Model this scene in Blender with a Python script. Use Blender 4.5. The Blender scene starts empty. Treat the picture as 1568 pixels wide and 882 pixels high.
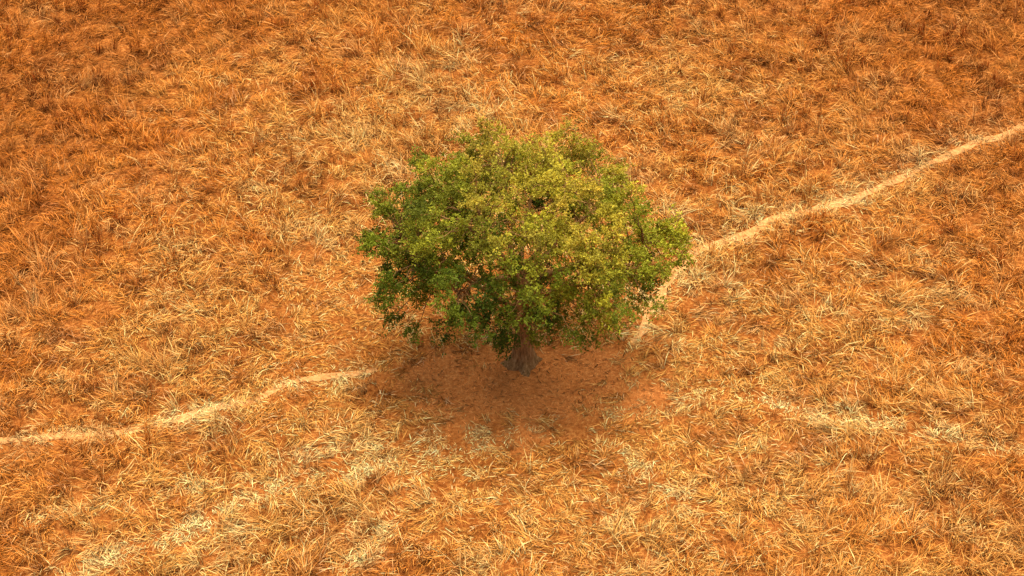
import bpy, math, numpy as np
from mathutils import Vector
rng=np.random.default_rng(7)
scene=bpy.context.scene
scene.view_settings.view_transform='Standard'
scene.view_settings.look='None'
scene.view_settings.exposure=0

# ---------------------------------------------------------------- helpers
def link(o): scene.collection.objects.link(o)
def mesh_np(name,verts,quads,mat=None,attrs=None,smooth=False,check=True):
    me=bpy.data.meshes.new(name)
    verts=np.asarray(verts,np.float32); quads=np.asarray(quads,np.int32)
    k=quads.shape[1]
    me.vertices.add(len(verts)); me.vertices.foreach_set('co',verts.ravel())
    me.loops.add(quads.size); me.loops.foreach_set('vertex_index',quads.ravel())
    me.polygons.add(len(quads))
    me.polygons.foreach_set('loop_start',np.arange(0,quads.size,k,dtype=np.int32))
    me.polygons.foreach_set('loop_total',np.full(len(quads),k,np.int32))
    me.polygons.foreach_set('use_smooth',np.full(len(quads),smooth,bool))
    if attrs:
        for n,(typ,data) in attrs.items():
            a=me.attributes.new(n,typ,'POINT')
            if typ=='FLOAT': a.data.foreach_set('value',np.asarray(data,np.float32).ravel())
            elif typ=='FLOAT_VECTOR': a.data.foreach_set('vector',np.asarray(data,np.float32).ravel())
    me.update(calc_edges=True)
    if check: me.validate()
    if mat: me.materials.append(mat)
    return me
def lat(ix,iy,seed):
    n=(ix.astype(np.int64)*374761393+iy.astype(np.int64)*668265263+seed*974711)&0xffffffff
    n=((n^(n>>13))*1274126177)&0xffffffff
    n=(n^(n>>16))&0xffffff
    return n/float(0xffffff)
def vn(x,y,s,seed):
    x=np.asarray(x,float)/s; y=np.asarray(y,float)/s
    x0=np.floor(x);y0=np.floor(y);fx=x-x0;fy=y-y0
    fx=fx*fx*(3-2*fx);fy=fy*fy*(3-2*fy);x0=x0.astype(int);y0=y0.astype(int)
    a=lat(x0,y0,seed);b=lat(x0+1,y0,seed);c=lat(x0,y0+1,seed);d=lat(x0+1,y0+1,seed)
    return (a*(1-fx)+b*fx)*(1-fy)+(c*(1-fx)+d*fx)*fy
def fb(x,y,s,seed): return .5*vn(x,y,s,seed)+.3*vn(x+17.3,y-9.1,s/2.1,seed+1)+.2*vn(x,y,s/4.3,seed+2)
def sstep(a,b,x):
    t=np.clip((x-a)/(b-a),0,1); return t*t*(3-2*t)
def hgt(x,y):
    x=np.asarray(x,float);y=np.asarray(y,float)
    h=.10*np.sin(x*.21+1.3)*np.cos(y*.17+.4)+.05*np.sin(x*.63+y*.41)+.035*np.sin(y*.9-x*.37+2)
    r=np.hypot(x,y)
    return h*sstep(.5,6,r)+ .10*np.exp(-(r/1.6)**2)

PATH_A=np.array([(75,47),(40,26.5),(26,18.2),(17.7,12.9),(15.9,11.9),(14.4,10.8),(12.6,9.75),(10.95,8.5),(9.5,7.9),(8.2,7.25),(6.8,6.4),(5.5,5.8),(4.7,4.4),(4.2,3.0),(3.2,.9)])
PATH_B=np.array([(-4.4,-.25),(-5.4,-.55),(-6.75,-.9),(-8.1,-1.6),(-9.5,-2.15),(-10.9,-2.6),(-12.2,-2.9),(-14.9,-3.25),(-20,-3.9),(-34,-6.5),(-70,-12)])
PATH_C=np.array([(-30,-17),(-19,-12),(-14,-9.5),(-10.65,-7.8),(-8.9,-6.4),(-7.2,-5.5),(-4.4,-4.5),(-1.9,-3.7),(.36,-3.1)])
PATH_D=np.array([(1.2,-2.6),(2.45,-2.3),(4.4,-1.6),(6.7,-1.4),(9.,-2.3),(13,-3.4),(20,-5)])
PATH_E=np.array([(-1.2,-2.9),(-2.7,-4.6),(-3.4,-6.2),(-4.0,-7.6),(-6,-10),(-9,-14)])
PATH_F=np.array([(2.,-3.),(3.8,-5.),(5.,-7.5),(6.2,-11)])
PATH_G=np.array([(-1.,-2.6),(-3.2,-3.4),(-5.6,-4.0),(-8.5,-5.0),(-12,-6.2),(-20,-9)])
def resample(P,step=.22):
    out=[]
    n=len(P)
    for i in range(n-1):
        p0=P[max(i-1,0)];p1=P[i];p2=P[i+1];p3=P[min(i+2,n-1)]
        m=max(2,int(np.linalg.norm(p2-p1)/step))
        for k in range(m):
            t=k/m
            out.append(.5*((2*p1)+(-p0+p2)*t+(2*p0-5*p1+4*p2-p3)*t*t+(-p0+3*p1-3*p2+p3)*t**3))
    out.append(P[-1]); return np.array(out)
def wob(P,seed,a=.20):
    Q=P.copy()
    Q[:,0]+=(vn(P[:,0],P[:,1],1.6,seed)-.5)*a*2
    Q[:,1]+=(vn(P[:,0],P[:,1],1.3,seed+9)-.5)*a*2
    return Q
RS={k:wob(resample(p),i*31+5) for i,(k,p) in enumerate(dict(A=PATH_A,B=PATH_B,C=PATH_C,D=PATH_D,E=PATH_E,F=PATH_F,G=PATH_G).items())}
def dist(x,y,P):
    P=P[::2]
    out=np.full(len(x),1e9)
    for i in range(0,len(P)):
        out=np.minimum(out,(x-P[i,0])**2+(y-P[i,1])**2)
    return np.sqrt(out)

# ---------------------------------------------------------------- materials
def newmat(name):
    m=bpy.data.materials.new(name); m.use_nodes=True
    nt=m.node_tree; nt.nodes.clear()
    return m,nt,nt.nodes,nt.links
def noise(N,L,scale,detail=6,vec=None,rough=.6):
    n=N.new('ShaderNodeTexNoise'); n.inputs['Scale'].default_value=scale
    n.inputs['Detail'].default_value=detail; n.inputs['Roughness'].default_value=rough
    if vec is not None: L.new(vec,n.inputs['Vector'])
    return n
def ramp(N,L,fac,stops):
    r=N.new('ShaderNodeValToRGB'); e=r.color_ramp.elements
    while len(e)<len(stops): e.new(.5)
    for i,(p,c) in enumerate(stops): e[i].position=p; e[i].color=(*c,1)
    L.new(fac,r.inputs['Fac']); return r
def mixc(N,L,fac,a,b,mode='MIX'):
    m=N.new('ShaderNodeMix'); m.data_type='RGBA'; m.blend_type=mode
    if isinstance(fac,(int,float)): m.inputs[0].default_value=fac
    else: L.new(fac,m.inputs[0])
    for k,v in ((6,a),(7,b)):
        if isinstance(v,tuple): m.inputs[k].default_value=(*v,1)
        else: L.new(v,m.inputs[k])
    return m.outputs[2]

def ground_mat():
    m,nt,N,L=newmat('dry_soil_and_straw')
    g=N.new('ShaderNodeNewGeometry'); P=g.outputs['Position']
    n1=noise(N,L,.35,8,P); n2=noise(N,L,9,8,P,.7); n3=noise(N,L,45,4,P,.7)
    c1=ramp(N,L,n2.outputs['Fac'],[(.3,(.12,.034,.008)),(.5,(.36,.12,.026)),(.68,(.64,.29,.075))])
    c2=ramp(N,L,n1.outputs['Fac'],[(.35,(.8,.7,.6)),(.65,(1.1,1.05,1.0))])
    col=mixc(N,L,1.0,c1.outputs[0],c2.outputs[0],'MULTIPLY')
    c3=ramp(N,L,n3.outputs['Fac'],[(.35,(.6,.55,.5)),(.6,(1.15,1.15,1.1))])
    col=mixc(N,L,.8,col,c3.outputs[0],'MULTIPLY')
    a=N.new('ShaderNodeAttribute'); a.attribute_name='bare'
    soil=ramp(N,L,n2.outputs['Fac'],[(.3,(.44,.125,.026)),(.55,(.72,.25,.060)),(.75,(.84,.42,.13))])
    soil2=mixc(N,L,.8,soil.outputs[0],c3.outputs[0],'MULTIPLY')
    col=mixc(N,L,a.outputs['Fac'],col,soil2)
    b=N.new('ShaderNodeBump'); b.inputs['Strength'].default_value=.9; b.inputs['Distance'].default_value=.08
    L.new(n2.outputs['Fac'],b.inputs['Height'])
    d=N.new('ShaderNodeBsdfDiffuse')
    L.new(col,d.inputs['Color']); L.new(b.outputs[0],d.inputs['Normal'])
    o=N.new('ShaderNodeOutputMaterial'); L.new(d.outputs[0],o.inputs[0]); return m
def path_mat():
    m,nt,N,L=newmat('trodden_dust')
    g=N.new('ShaderNodeNewGeometry'); P=g.outputs['Position']
    n2=noise(N,L,3.5,9,P,.75)
    c=ramp(N,L,n2.outputs['Fac'],[(.34,(.38,.15,.04)),(.5,(.62,.29,.095)),(.68,(.76,.43,.17))])
    b=N.new('ShaderNodeBump'); b.inputs['Strength'].default_value=.6; b.inputs['Distance'].default_value=.05
    L.new(n2.outputs['Fac'],b.inputs['Height'])
    d=N.new('ShaderNodeBsdfDiffuse')
    L.new(c.outputs[0],d.inputs['Color']); L.new(b.outputs[0],d.inputs['Normal'])
    o=N.new('ShaderNodeOutputMaterial'); L.new(d.outputs[0],o.inputs[0]); return m
def grass_mat():
    m,nt,N,L=newmat('dry_grass_blades')
    ba=N.new('ShaderNodeAttribute'); ba.attribute_name='gcol'
    d=N.new('ShaderNodeBsdfDiffuse')
    L.new(ba.outputs['Color'],d.inputs['Color'])
    o=N.new('ShaderNodeOutputMaterial'); L.new(d.outputs[0],o.inputs[0]); return m
def leaf_mat():
    m,nt,N,L=newmat('green_leaves')
    a=N.new('ShaderNodeAttribute'); a.attribute_name='lcol'
    d=N.new('ShaderNodeBsdfPrincipled'); d.inputs['Roughness'].default_value=.55
    d.inputs['Specular IOR Level'].default_value=.12
    L.new(a.outputs['Color'],d.inputs['Base Color'])
    t=N.new('ShaderNodeBsdfTranslucent')
    c=mixc(N,L,1.0,a.outputs['Color'],(1.3,1.18,.5),'MULTIPLY'); L.new(c,t.inputs['Color'])
    mx=N.new('ShaderNodeMixShader'); mx.inputs[0].default_value=.32
    L.new(d.outputs[0],mx.inputs[1]); L.new(t.outputs[0],mx.inputs[2])
    o=N.new('ShaderNodeOutputMaterial'); L.new(mx.outputs[0],o.inputs[0]); return m
def bark_mat():
    m,nt,N,L=newmat('bark')
    tc=N.new('ShaderNodeTexCoord'); mp=N.new('ShaderNodeMapping'); mp.inputs['Scale'].default_value=(1,1,.25)
    L.new(tc.outputs['Object'],mp.inputs[0])
    n=noise(N,L,14,8,mp.outputs[0],.7)
    c=ramp(N,L,n.outputs['Fac'],[(.3,(.11,.05,.015)),(.55,(.38,.20,.07)),(.75,(.66,.42,.18))])
    b=N.new('ShaderNodeBump'); b.inputs['Strength'].default_value=1; b.inputs['Distance'].default_value=.05
    L.new(n.outputs['Fac'],b.inputs['Height'])
    d=N.new('ShaderNodeBsdfDiffuse')
    L.new(c.outputs[0],d.inputs['Color']); L.new(b.outputs[0],d.inputs['Normal'])
    o=N.new('ShaderNodeOutputMaterial'); L.new(d.outputs[0],o.inputs[0]); return m

# ---------------------------------------------------------------- ground sheet
def axis():
    c=np.arange(-36,36.01,.3)
    e=[];v=36;s=.4
    while v<4000: v+=s; s*=1.22; e.append(v)
    e=np.array(e); return np.concatenate([-e[::-1],c,e])
ax=axis(); X,Y=np.meshgrid(ax,ax+4); X=X.ravel();Y=Y.ravel()
Z=hgt(X,Y); n=len(ax)
ii,jj=np.meshgrid(np.arange(n-1),np.arange(n-1)); b0=(jj*n+ii).ravel()
quads=np.stack([b0,b0+1,b0+n+1,b0+n],1)
def bare(x,y):
    r=np.hypot((x-.1)/3.2,(y+.8)/2.2)+(fb(x,y,1.3,77)-.5)*1.2
    return 1-sstep(.3,1.45,r)
gm=mesh_np('ground',np.stack([X,Y,Z],1),quads,ground_mat(),{'bare':('FLOAT',np.clip(bare(X,Y)*1.6,0,1))},True)
ground=bpy.data.objects.new('ground',gm); link(ground)

# ---------------------------------------------------------------- footpaths
pm=path_mat()
def ribbon(name,P,w):
    T=np.gradient(P,axis=0); T/=np.linalg.norm(T,axis=1)[:,None]+1e-9
    Nn=np.stack([-T[:,1],T[:,0]],1)
    m=len(P); wl=w*(.3+1.4*vn(P[:,0],P[:,1],.6,3)); wr=w*(.3+1.4*vn(P[:,0],P[:,1],.55,8))
    cols=[]
    for s,dz in ((-1,.004),(-.5,.014),(0,.012),(.5,.014),(1,.004)):
        ww=(wl if s<0 else wr)*abs(s)
        q=P+Nn*(np.sign(s)*ww)[:,None]
        cols.append(np.stack([q[:,0],q[:,1],hgt(q[:,0],q[:,1])+dz+.006],1))
    V=np.stack(cols,1).reshape(-1,3); F=[]
    for i in range(m-1):
        for k in range(4):
            a=i*5+k; F.append((a,a+1,a+6,a+5))
    o=bpy.data.objects.new(name,mesh_np(name,V,F,pm,None,True)); link(o)
ribbon('footpath',RS['A'],.15)
ribbon('footpath',RS['B'],.13)

# ---------------------------------------------------------------- grass: one mesh, locks of lodged straw
BASE=np.array([.93,.415,.088]); RED=np.array([.88,.275,.034]); STRAW=np.array([.95,.62,.23]); DRK=np.array([.33,.086,.014])
def field(x,y):
    dA=dist(x,y,RS['A']);dB=dist(x,y,RS['B']);dC=dist(x,y,RS['C']);dD=dist(x,y,RS['D']);dE=dist(x,y,RS['E']);dF=dist(x,y,RS['F']);dG=dist(x,y,RS['G'])
    brk=.7+.6*vn(x,y,.9,33)
    lane=np.maximum.reduce([np.exp(-(dA/.5)**2),np.exp(-(dB/.42)**2)*brk,np.exp(-(dC/.34)**2)*brk*1.5,np.exp(-(dD/.36)**2)*1.1*brk,np.exp(-(dE/.28)**2)*1.4*brk,np.exp(-(dF/.26)**2)*.9*brk,np.exp(-(dG/.25)**2)*1.1*brk])
    lane=np.clip(lane,0,1)
    core=np.maximum(np.exp(-(dA/.19)**2)*(.05+.85*vn(x,y,.4,34)),np.exp(-(dB/.13)**2)*(-.2+.9*vn(x,y,.45,35)))
    r=np.hypot(x,y*1.15)
    tramp=1-sstep(5,10,r+(fb(x,y,5,21)-.5)*5)
    return lane,np.clip(core,0,1),r,tramp
VV=[];CC=[]
def locks(x,y,nb,mul,wide):
    m=len(x)
    lane,core,r,tramp=field(x,y); br=bare(x,y)
    big=fb(x,y,6,40); mid=fb(x,y,1.2,50)
    u=rng.random(m)
    gap=sstep(.54,.70,fb(x,y,.6,95))
    keep=u<(1-.93*core)*(1-.95*np.clip(br*1.35,0,1))*(1-.2*tramp)*(1-.62*gap*(1-lane))
    x=x[keep];y=y[keep];lane=lane[keep];r=r[keep];tramp=tramp[keep];br=br[keep];big=big[keep];mid=mid[keep];m=len(x)
    erect=(rng.random(m)<(.55*(1-.8*tramp)*(1-.95*lane)*sstep(.38,.64,.6*mid+.4*big)))
    wild_vig=sstep(5,19,np.hypot(x,.75*y)+(big-.5)*8)  # redder untrodden grass outward, also carrying vignette falloff painted into the tint
    vignette=sstep(10.5,20,np.hypot(x,.66*y)+(fb(x,y,4,44)-.5)*4)  # lens-style edge darkening painted into the grass colour
    fr=np.clip(.08+wild_vig*.80+(fb(x,y,3.1,70)-.5)*1.4+rng.normal(0,.17,m),0,1)[:,None]
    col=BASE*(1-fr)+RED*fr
    fs=np.clip(lane*1.0+tramp*.02+erect*.14+(fb(x,y,1.1,80)-.56)*1.9*(1-.3*wild_vig)+rng.normal(0,.20,m),0,1)[:,None]
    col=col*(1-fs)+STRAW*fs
    fd=np.clip(sstep(.50,.70,fb(x,y,.7,90))*.74*(1-lane)*(1-.7*erect)+.05*wild_vig+.46*vignette+.16*sstep(.6,.75,fb(x,y,4,97))*(1-lane),0,.88)[:,None]
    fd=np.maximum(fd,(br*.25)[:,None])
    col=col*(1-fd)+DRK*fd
    ang=(vn(x,y,3.0,60)*1.6+vn(x,y,.8,61)*1.1)*3.14159+rng.normal(0,.85,m)
    size=(.56+.70*mid)*(1-.3*tramp)*(1-.5*lane)*rng.uniform(.6,1.3,m)*mul*np.where(erect,1.3,1)
    el0=np.where(erect,rng.uniform(.8,1.5,m),rng.normal(.32,.28,m)*(1-.6*np.maximum(tramp,lane)))
    curl=np.where(erect,rng.uniform(-1.5,-.1,m),rng.uniform(-1.1,.1,m))
    R=lambda a:np.repeat(a,nb)
    K=m*nb
    er=R(erect)
    sp=np.where(er,.06,.11)*mul
    bx=R(x)+rng.normal(0,1,K)*sp; by=R(y)+rng.normal(0,1,K)*sp
    z0=np.where(er,0,rng.random(K)*.15)*(1-.75*R(np.maximum(tramp,lane)))
    az=R(ang)+rng.normal(0,1,K)*np.where(er,.9,.34)
    stray=rng.random(K)<.17; az=np.where(stray,rng.random(K)*6.283,az)
    el=R(el0)+rng.normal(0,.2,K); cu=R(curl)+rng.normal(0,.3,K)
    ln=R(size)*rng.uniform(.3,1.0,K)*.72; wd=rng.uniform(.0045,.0120,K)*wide
    tw=rng.uniform(-.6,.6,K)
    side=np.stack([-np.sin(az)*np.cos(tw),np.cos(az)*np.cos(tw),np.sin(tw)],1)
    gz=hgt(bx,by)
    p=np.stack([bx,by,gz+z0],1); rows=[]
    rows+= [p-side*(wd*.8)[:,None],p+side*(wd*.8)[:,None]]
    for s in range(2):
        e=el+cu*(s*.55+.2)
        p=p+np.stack([np.cos(e)*np.cos(az),np.cos(e)*np.sin(az),np.sin(e)],1)*(ln*.5)[:,None]
        p[:,2]=np.maximum(p[:,2],gz+.015)
        if s==0: rows+=[p-side*wd[:,None],p+side*wd[:,None]]
        else: rows+=[p]
    V=np.stack(rows,1).astype(np.float32)
    b=rng.beta(1.2,1.3,K)
    k=(.25+1.22*b)*(1+.12*R(lane))
    pale=np.clip((b-.76)*2.6,0,.65)[:,None]*R(.45+.55*(1-wild_vig))[:,None]*R(1-.55*vignette)[:,None]
    c=R(np.arange(m)); c=col[c]*(1-pale)+np.array([1.,.70,.34])*pale*.95
    c=np.clip(c*k[:,None],0,.93)
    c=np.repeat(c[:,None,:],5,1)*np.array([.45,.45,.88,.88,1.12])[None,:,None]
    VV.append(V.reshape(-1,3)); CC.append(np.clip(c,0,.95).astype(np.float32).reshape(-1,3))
def area(x0,x1,y0,y1,dens,hole=None):
    nn=int((x1-x0)*(y1-y0)*dens)
    x=rng.uniform(x0,x1,nn); y=rng.uniform(y0,y1,nn)
    if hole is not None:
        k=~((x>hole[0])&(x<hole[1])&(y>hole[2])&(y<hole[3])); x=x[k];y=y[k]
    return x,y
core=(-24,24,-15,24)
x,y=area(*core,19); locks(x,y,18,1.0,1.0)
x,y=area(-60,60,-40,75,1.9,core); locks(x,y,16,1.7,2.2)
x,y=area(-5,5,-5,3.5,120); b=bare(x,y); k=rng.random(len(x))<.5*np.clip(b*1.5,0,1); x=x[k];y=y[k]
K=len(x); az=rng.random(K)*6.283; ln=rng.uniform(.04,.20,K); wd=rng.uniform(.006,.016,K); z=hgt(x,y)+.012+rng.random(K)*.02
dr=np.stack([np.cos(az),np.sin(az),rng.normal(0,.12,K)],1); sdv=np.stack([-np.sin(az),np.cos(az),rng.normal(0,.3,K)],1)
p=np.stack([x,y,z],1)
V=np.stack([p-sdv*wd[:,None],p+sdv*wd[:,None],p+dr*(ln*.5)[:,None]-sdv*wd[:,None],p+dr*(ln*.5)[:,None]+sdv*wd[:,None],p+dr*ln[:,None]],1)
c=(np.array([.74,.28,.07])*rng.uniform(.12,1.25,(K,1))); c=np.repeat(c[:,None,:],5,1)
VV.append(V.astype(np.float32).reshape(-1,3)); CC.append(c.astype(np.float32).reshape(-1,3))
VV=np.concatenate(VV); CC=np.concatenate(CC); nb=len(VV)//5; print('blades',nb)
b=np.arange(nb,dtype=np.int32)*5
F=np.stack([b,b+1,b+3,b,b+3,b+2,b+2,b+3,b+4],1).reshape(-1,3)
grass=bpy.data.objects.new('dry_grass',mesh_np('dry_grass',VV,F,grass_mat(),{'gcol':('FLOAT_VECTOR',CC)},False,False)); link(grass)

# ---------------------------------------------------------------- tree
tree=bpy.data.objects.new('lone_tree',None); link(tree)
bark=bark_mat()
TV=[];TF=[];cnt=0
def tube(P,R,sides=8,flare=None):
    global cnt
    P=np.asarray(P,float);R=np.asarray(R,float);m=len(P)
    T=np.gradient(P,axis=0);T/=np.linalg.norm(T,axis=1)[:,None]+1e-9
    ref=np.array([.0,1.,0.]) if abs(T[0,1])<.8 else np.array([1.,0,0])
    a=np.arange(sides)/sides*2*math.pi
    for i in range(m):
        u=np.cross(T[i],ref);u/=np.linalg.norm(u);v=np.cross(T[i],u)
        rr=R[i]*np.ones(sides)
        if flare is not None: rr=rr*(1+flare[i]*(.5*np.sin(a*4+.6)+.35*np.sin(a*7+2)))
        TV.append(P[i]+np.cos(a)[:,None]*u*rr[:,None]+np.sin(a)[:,None]*v*rr[:,None])
    for i in range(m-1):
        for k in range(sides):
            q=cnt+i*sides; TF.append((q+k,q+(k+1)%sides,q+sides+(k+1)%sides,q+sides+k))
    cnt+=m*sides
def curve(p,q,up,nseg,jit,r):
    t=np.linspace(0,1,nseg+1)[:,None]
    c=(p+q)/2+np.array([0,0,up])
    P=(1-t)**2*p+2*t*(1-t)*c+t*t*q
    P[1:-1]+=r.normal(0,jit,(nseg-1,3)); return P
r=np.random.default_rng(11)
h0=float(hgt(0,0))
zt=np.array([-.25,0,.15,.4,.8,1.3,1.8,2.3,2.8,3.4,4.0])
tp=np.stack([.06*np.sin(zt*1.1)-.02*zt,.05*np.cos(zt*1.4)-.05,zt+h0],1)
tube(tp,[.62,.50,.38,.31,.27,.25,.24,.22,.18,.15,.10],20,[.5,.45,.32,.2,.12,.08,.06,.05,.03,.02,.02])
limbs=[]
tips=[(-2.9,-1.0,4.6),(-2.4,1.5,5.0),(2.6,-1.0,4.5),(2.4,1.5,5.0),(.3,-2.3,4.4),(.2,2.3,5.3),(-1.1,-1.0,5.9),(1.2,.5,6.2),(-.6,1.2,6.3),(-1.8,-1.9,4.3),(1.8,-1.8,4.5),(3.4,.2,4.5),(-3.4,.3,4.4)]
for i,q in enumerate(tips):
    z=r.uniform(1.7,3.2); p=np.array([np.interp(z,zt,tp[:,0]),np.interp(z,zt,tp[:,1]),z+h0])
    P=curve(p,np.array(q),.35+.2*r.random(),9,.07,r)
    R=np.linspace(.11,.026,10)*r.uniform(.8,1.15); tube(P,R,8); limbs.append(P)
LP=np.concatenate(limbs)
def crown_r(x,y,z):
    zc=4.35
    lo=1.30+.25*np.sin(x*1.7+1)+.2*np.sin(y*2.1)
    rz=2.85 if z>zc else lo
    rx=4.05 if x<0 else (3.55 if z>5.0 else 3.9)
    return ((abs(x-.1)/rx)**2.9+(abs(y)/3.3)**2.4+(abs(z-zc)/rz)**2.5)**(1/2.55)
HOLES=[((-2.6,-2.2,3.9),.66),((-1.4,-1.9,5.3),.38),((.0,-2.1,4.8),.40),((1.7,-2.5,4.1),.42),((-.9,-2.6,3.7),.46),((2.6,-1.4,5.2),.34),((.4,-.6,6.5),.40),((-3.3,-1.4,4.6),.36),((3.2,-1.4,3.7),.46),((-3.6,-.6,5.4),.35)]
B=[];t0=0
while len(B)<40 and t0<20000:
    t0+=1
    q=np.array([r.uniform(-4.2,4.2),r.uniform(-3.5,3.5),r.uniform(2.9,7.4)]); s=crown_r(*q)
    if s>.92 or s<.5: continue
    if B and np.min(np.linalg.norm(np.array(B)-q,axis=1))<1.05: continue
    B.append(q)
B=np.array(B); btint=r.normal(0,1,(len(B),3)); print('boughs',len(B))
C=[];tries=0
while len(C)<400 and tries<120000:
    tries+=1
    q=np.array([r.uniform(-4.4,4.4),r.uniform(-3.8,3.8),r.uniform(2.5,7.5)])
    s=crown_r(*q)+.08*math.sin(q[0]*2.9+q[2]*2)+.06*math.sin(q[1]*3.3+q[0])
    db=np.sort(np.linalg.norm(B-q,axis=1))
    edge=db[1]-db[0]
    lim=.87+.14*min(1,edge/.5)
    if s>lim or s<.45: continue
    if s>.7 and edge<.20: continue
    if s<.7 and r.random()<.75: continue
    if any(np.linalg.norm(q-np.array(h))<hr+.12 for h,hr in HOLES): continue
    md_=.37
    if q[2]<4.0: md_=.50
    if q[0]>2.6: md_=.46
    if C and np.min(np.linalg.norm(np.array(C)-q,axis=1))<md_: continue
    C.append(q)
for q in [(4.1,-.2,4.5),(4.25,.1,4.8),(4.2,.5,4.3),(3.95,-.7,4.1),(4.4,-.2,4.4),(4.1,.2,5.0),(4.4,.1,4.7),(3.9,-.3,4.8),(3.8,.4,4.6),(4.3,-.4,4.1),(-4.15,-.2,4.8),(-4.25,.3,4.3),(-3.9,-1.,3.8),(-4.0,-1.1,3.4),(-4.3,-.1,4.6),(-3.6,-1.5,3.0),(-3.0,-1.8,2.9),(-3.9,-.8,3.1),(-.55,-.9,1.9),(-.3,-1.1,2.2),(-.6,-1.4,2.4),(-.7,-.7,1.6),(-.5,-.6,1.35),(.2,-1.0,2.6),(2.2,-1.7,2.7),(1.8,-2.0,2.8),(2.5,-1.4,2.6),(3.2,-.8,3.1),(3.5,-.3,3.4),(-2.2,-2.0,3.1)]:
    C.append(np.array(q,float))
C=np.array(C); print('clumps',len(C))
LPos=[];LDir=[];LNor=[];LLen=[];LCol=[]
g_dark=np.array([.045,.082,.007]); g_mid=np.array([.175,.210,.012]); g_yel=np.array([.48,.45,.034]); g_oli=np.array([.50,.33,.046])
for ci_,c in enumerate(C):
    d=np.linalg.norm(LP-c,axis=1)+.4*np.maximum(0,LP[:,2]-c[2])
    p=LP[np.argmin(d)]
    P=curve(p,c,.12,5,.05,r); tube(P,np.linspace(.026,.008,6),5)
    bt=btint[np.argmin(np.linalg.norm(B-c,axis=1))]
    out=c-np.array([0,0,3.4]); out/=np.linalg.norm(out)
    rad=r.uniform(.18,.42)
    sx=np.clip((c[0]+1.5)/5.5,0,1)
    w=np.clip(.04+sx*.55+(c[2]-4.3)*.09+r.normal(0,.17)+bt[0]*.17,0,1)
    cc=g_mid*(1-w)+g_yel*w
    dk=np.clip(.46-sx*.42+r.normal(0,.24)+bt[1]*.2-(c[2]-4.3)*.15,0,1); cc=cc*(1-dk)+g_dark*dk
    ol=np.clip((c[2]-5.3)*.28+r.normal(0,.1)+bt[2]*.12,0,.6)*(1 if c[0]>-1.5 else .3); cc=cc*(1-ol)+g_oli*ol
    dens=1.0
    if c[2]<2.9: dens=.65
    for s in range(int(18*dens)):
        v=r.normal(0,1,3); v/=np.linalg.norm(v); v[2]*=.7
        o=c+v*rad*r.random()**.4
        dr=out*.7+r.normal(0,.6,3)+np.array([0,0,-.1]); dr/=np.linalg.norm(dr)
        sl=r.uniform(.16,.48); ml=r.integers(14,24)
        t=r.random(ml); 
        pos=o+dr*(t*sl)[:,None]+r.normal(0,.03,(ml,3))
        pos[:,2]-=(t**2)*.1
        sd=r.normal(0,1,(ml,3)); ld=dr*.6+sd*.7; ld/=np.linalg.norm(ld,axis=1)[:,None]
        nn=r.normal(0,.6,(ml,3))+np.array([0,0,.9])+out*.45
        nn-=ld*np.sum(nn*ld,1)[:,None]; nn/=np.linalg.norm(nn,axis=1)[:,None]
        LPos.append(pos);LDir.append(ld);LNor.append(nn);LLen.append(r.uniform(.05,.10,ml))
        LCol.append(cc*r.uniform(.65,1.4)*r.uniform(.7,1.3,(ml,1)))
LPos=np.concatenate(LPos);LDir=np.concatenate(LDir);LNor=np.concatenate(LNor);LLen=np.concatenate(LLen)[:,None];LCol=np.concatenate(LCol)
print('leaves',len(LPos))
S=np.cross(LDir,LNor)
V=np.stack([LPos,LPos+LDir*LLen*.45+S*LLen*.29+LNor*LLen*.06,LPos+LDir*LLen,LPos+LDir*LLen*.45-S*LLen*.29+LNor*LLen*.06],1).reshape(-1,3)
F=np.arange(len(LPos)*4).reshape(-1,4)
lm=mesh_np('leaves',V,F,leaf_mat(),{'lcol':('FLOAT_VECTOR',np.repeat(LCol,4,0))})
lo=bpy.data.objects.new('leaves',lm); link(lo); lo.parent=tree
tm=mesh_np('trunk_and_limbs',np.concatenate(TV),TF,bark,None,True)
to=bpy.data.objects.new('trunk_and_limbs',tm); link(to); to.parent=tree

# ---------------------------------------------------------------- light
s=Vector((.16,.16,0)).normalized(); el=math.radians(83)
sd=Vector((s.x*math.cos(el),s.y*math.cos(el),math.sin(el)))
sun=bpy.data.lights.new('sun','SUN'); sun.energy=5.0; sun.angle=math.radians(44); sun.color=(1,.92,.76)
so=bpy.data.objects.new('sun',sun); link(so); so.rotation_euler=sd.to_track_quat('Z','Y').to_euler(); so.location=(0,0,60)
w=bpy.data.worlds.new('World'); scene.world=w; w.use_nodes=True
nt=w.node_tree; sky=nt.nodes.new('ShaderNodeTexSky'); sky.sky_type='NISHITA'; sky.sun_disc=False
sky.sun_elevation=el; sky.sun_rotation=math.atan2(s.x,s.y); sky.dust_density=6
bg=nt.nodes['Background']; bg.inputs['Strength'].default_value=.15; nt.links.new(sky.outputs[0],bg.inputs[0])

# ---------------------------------------------------------------- camera
cam=bpy.data.cameras.new('camera'); co=bpy.data.objects.new('camera',cam); link(co)
co.location=(-.31,-43.6,37); co.rotation_euler=(math.radians(90-38),0,0)
cam.angle=math.radians(30); cam.clip_end=9000; scene.camera=co
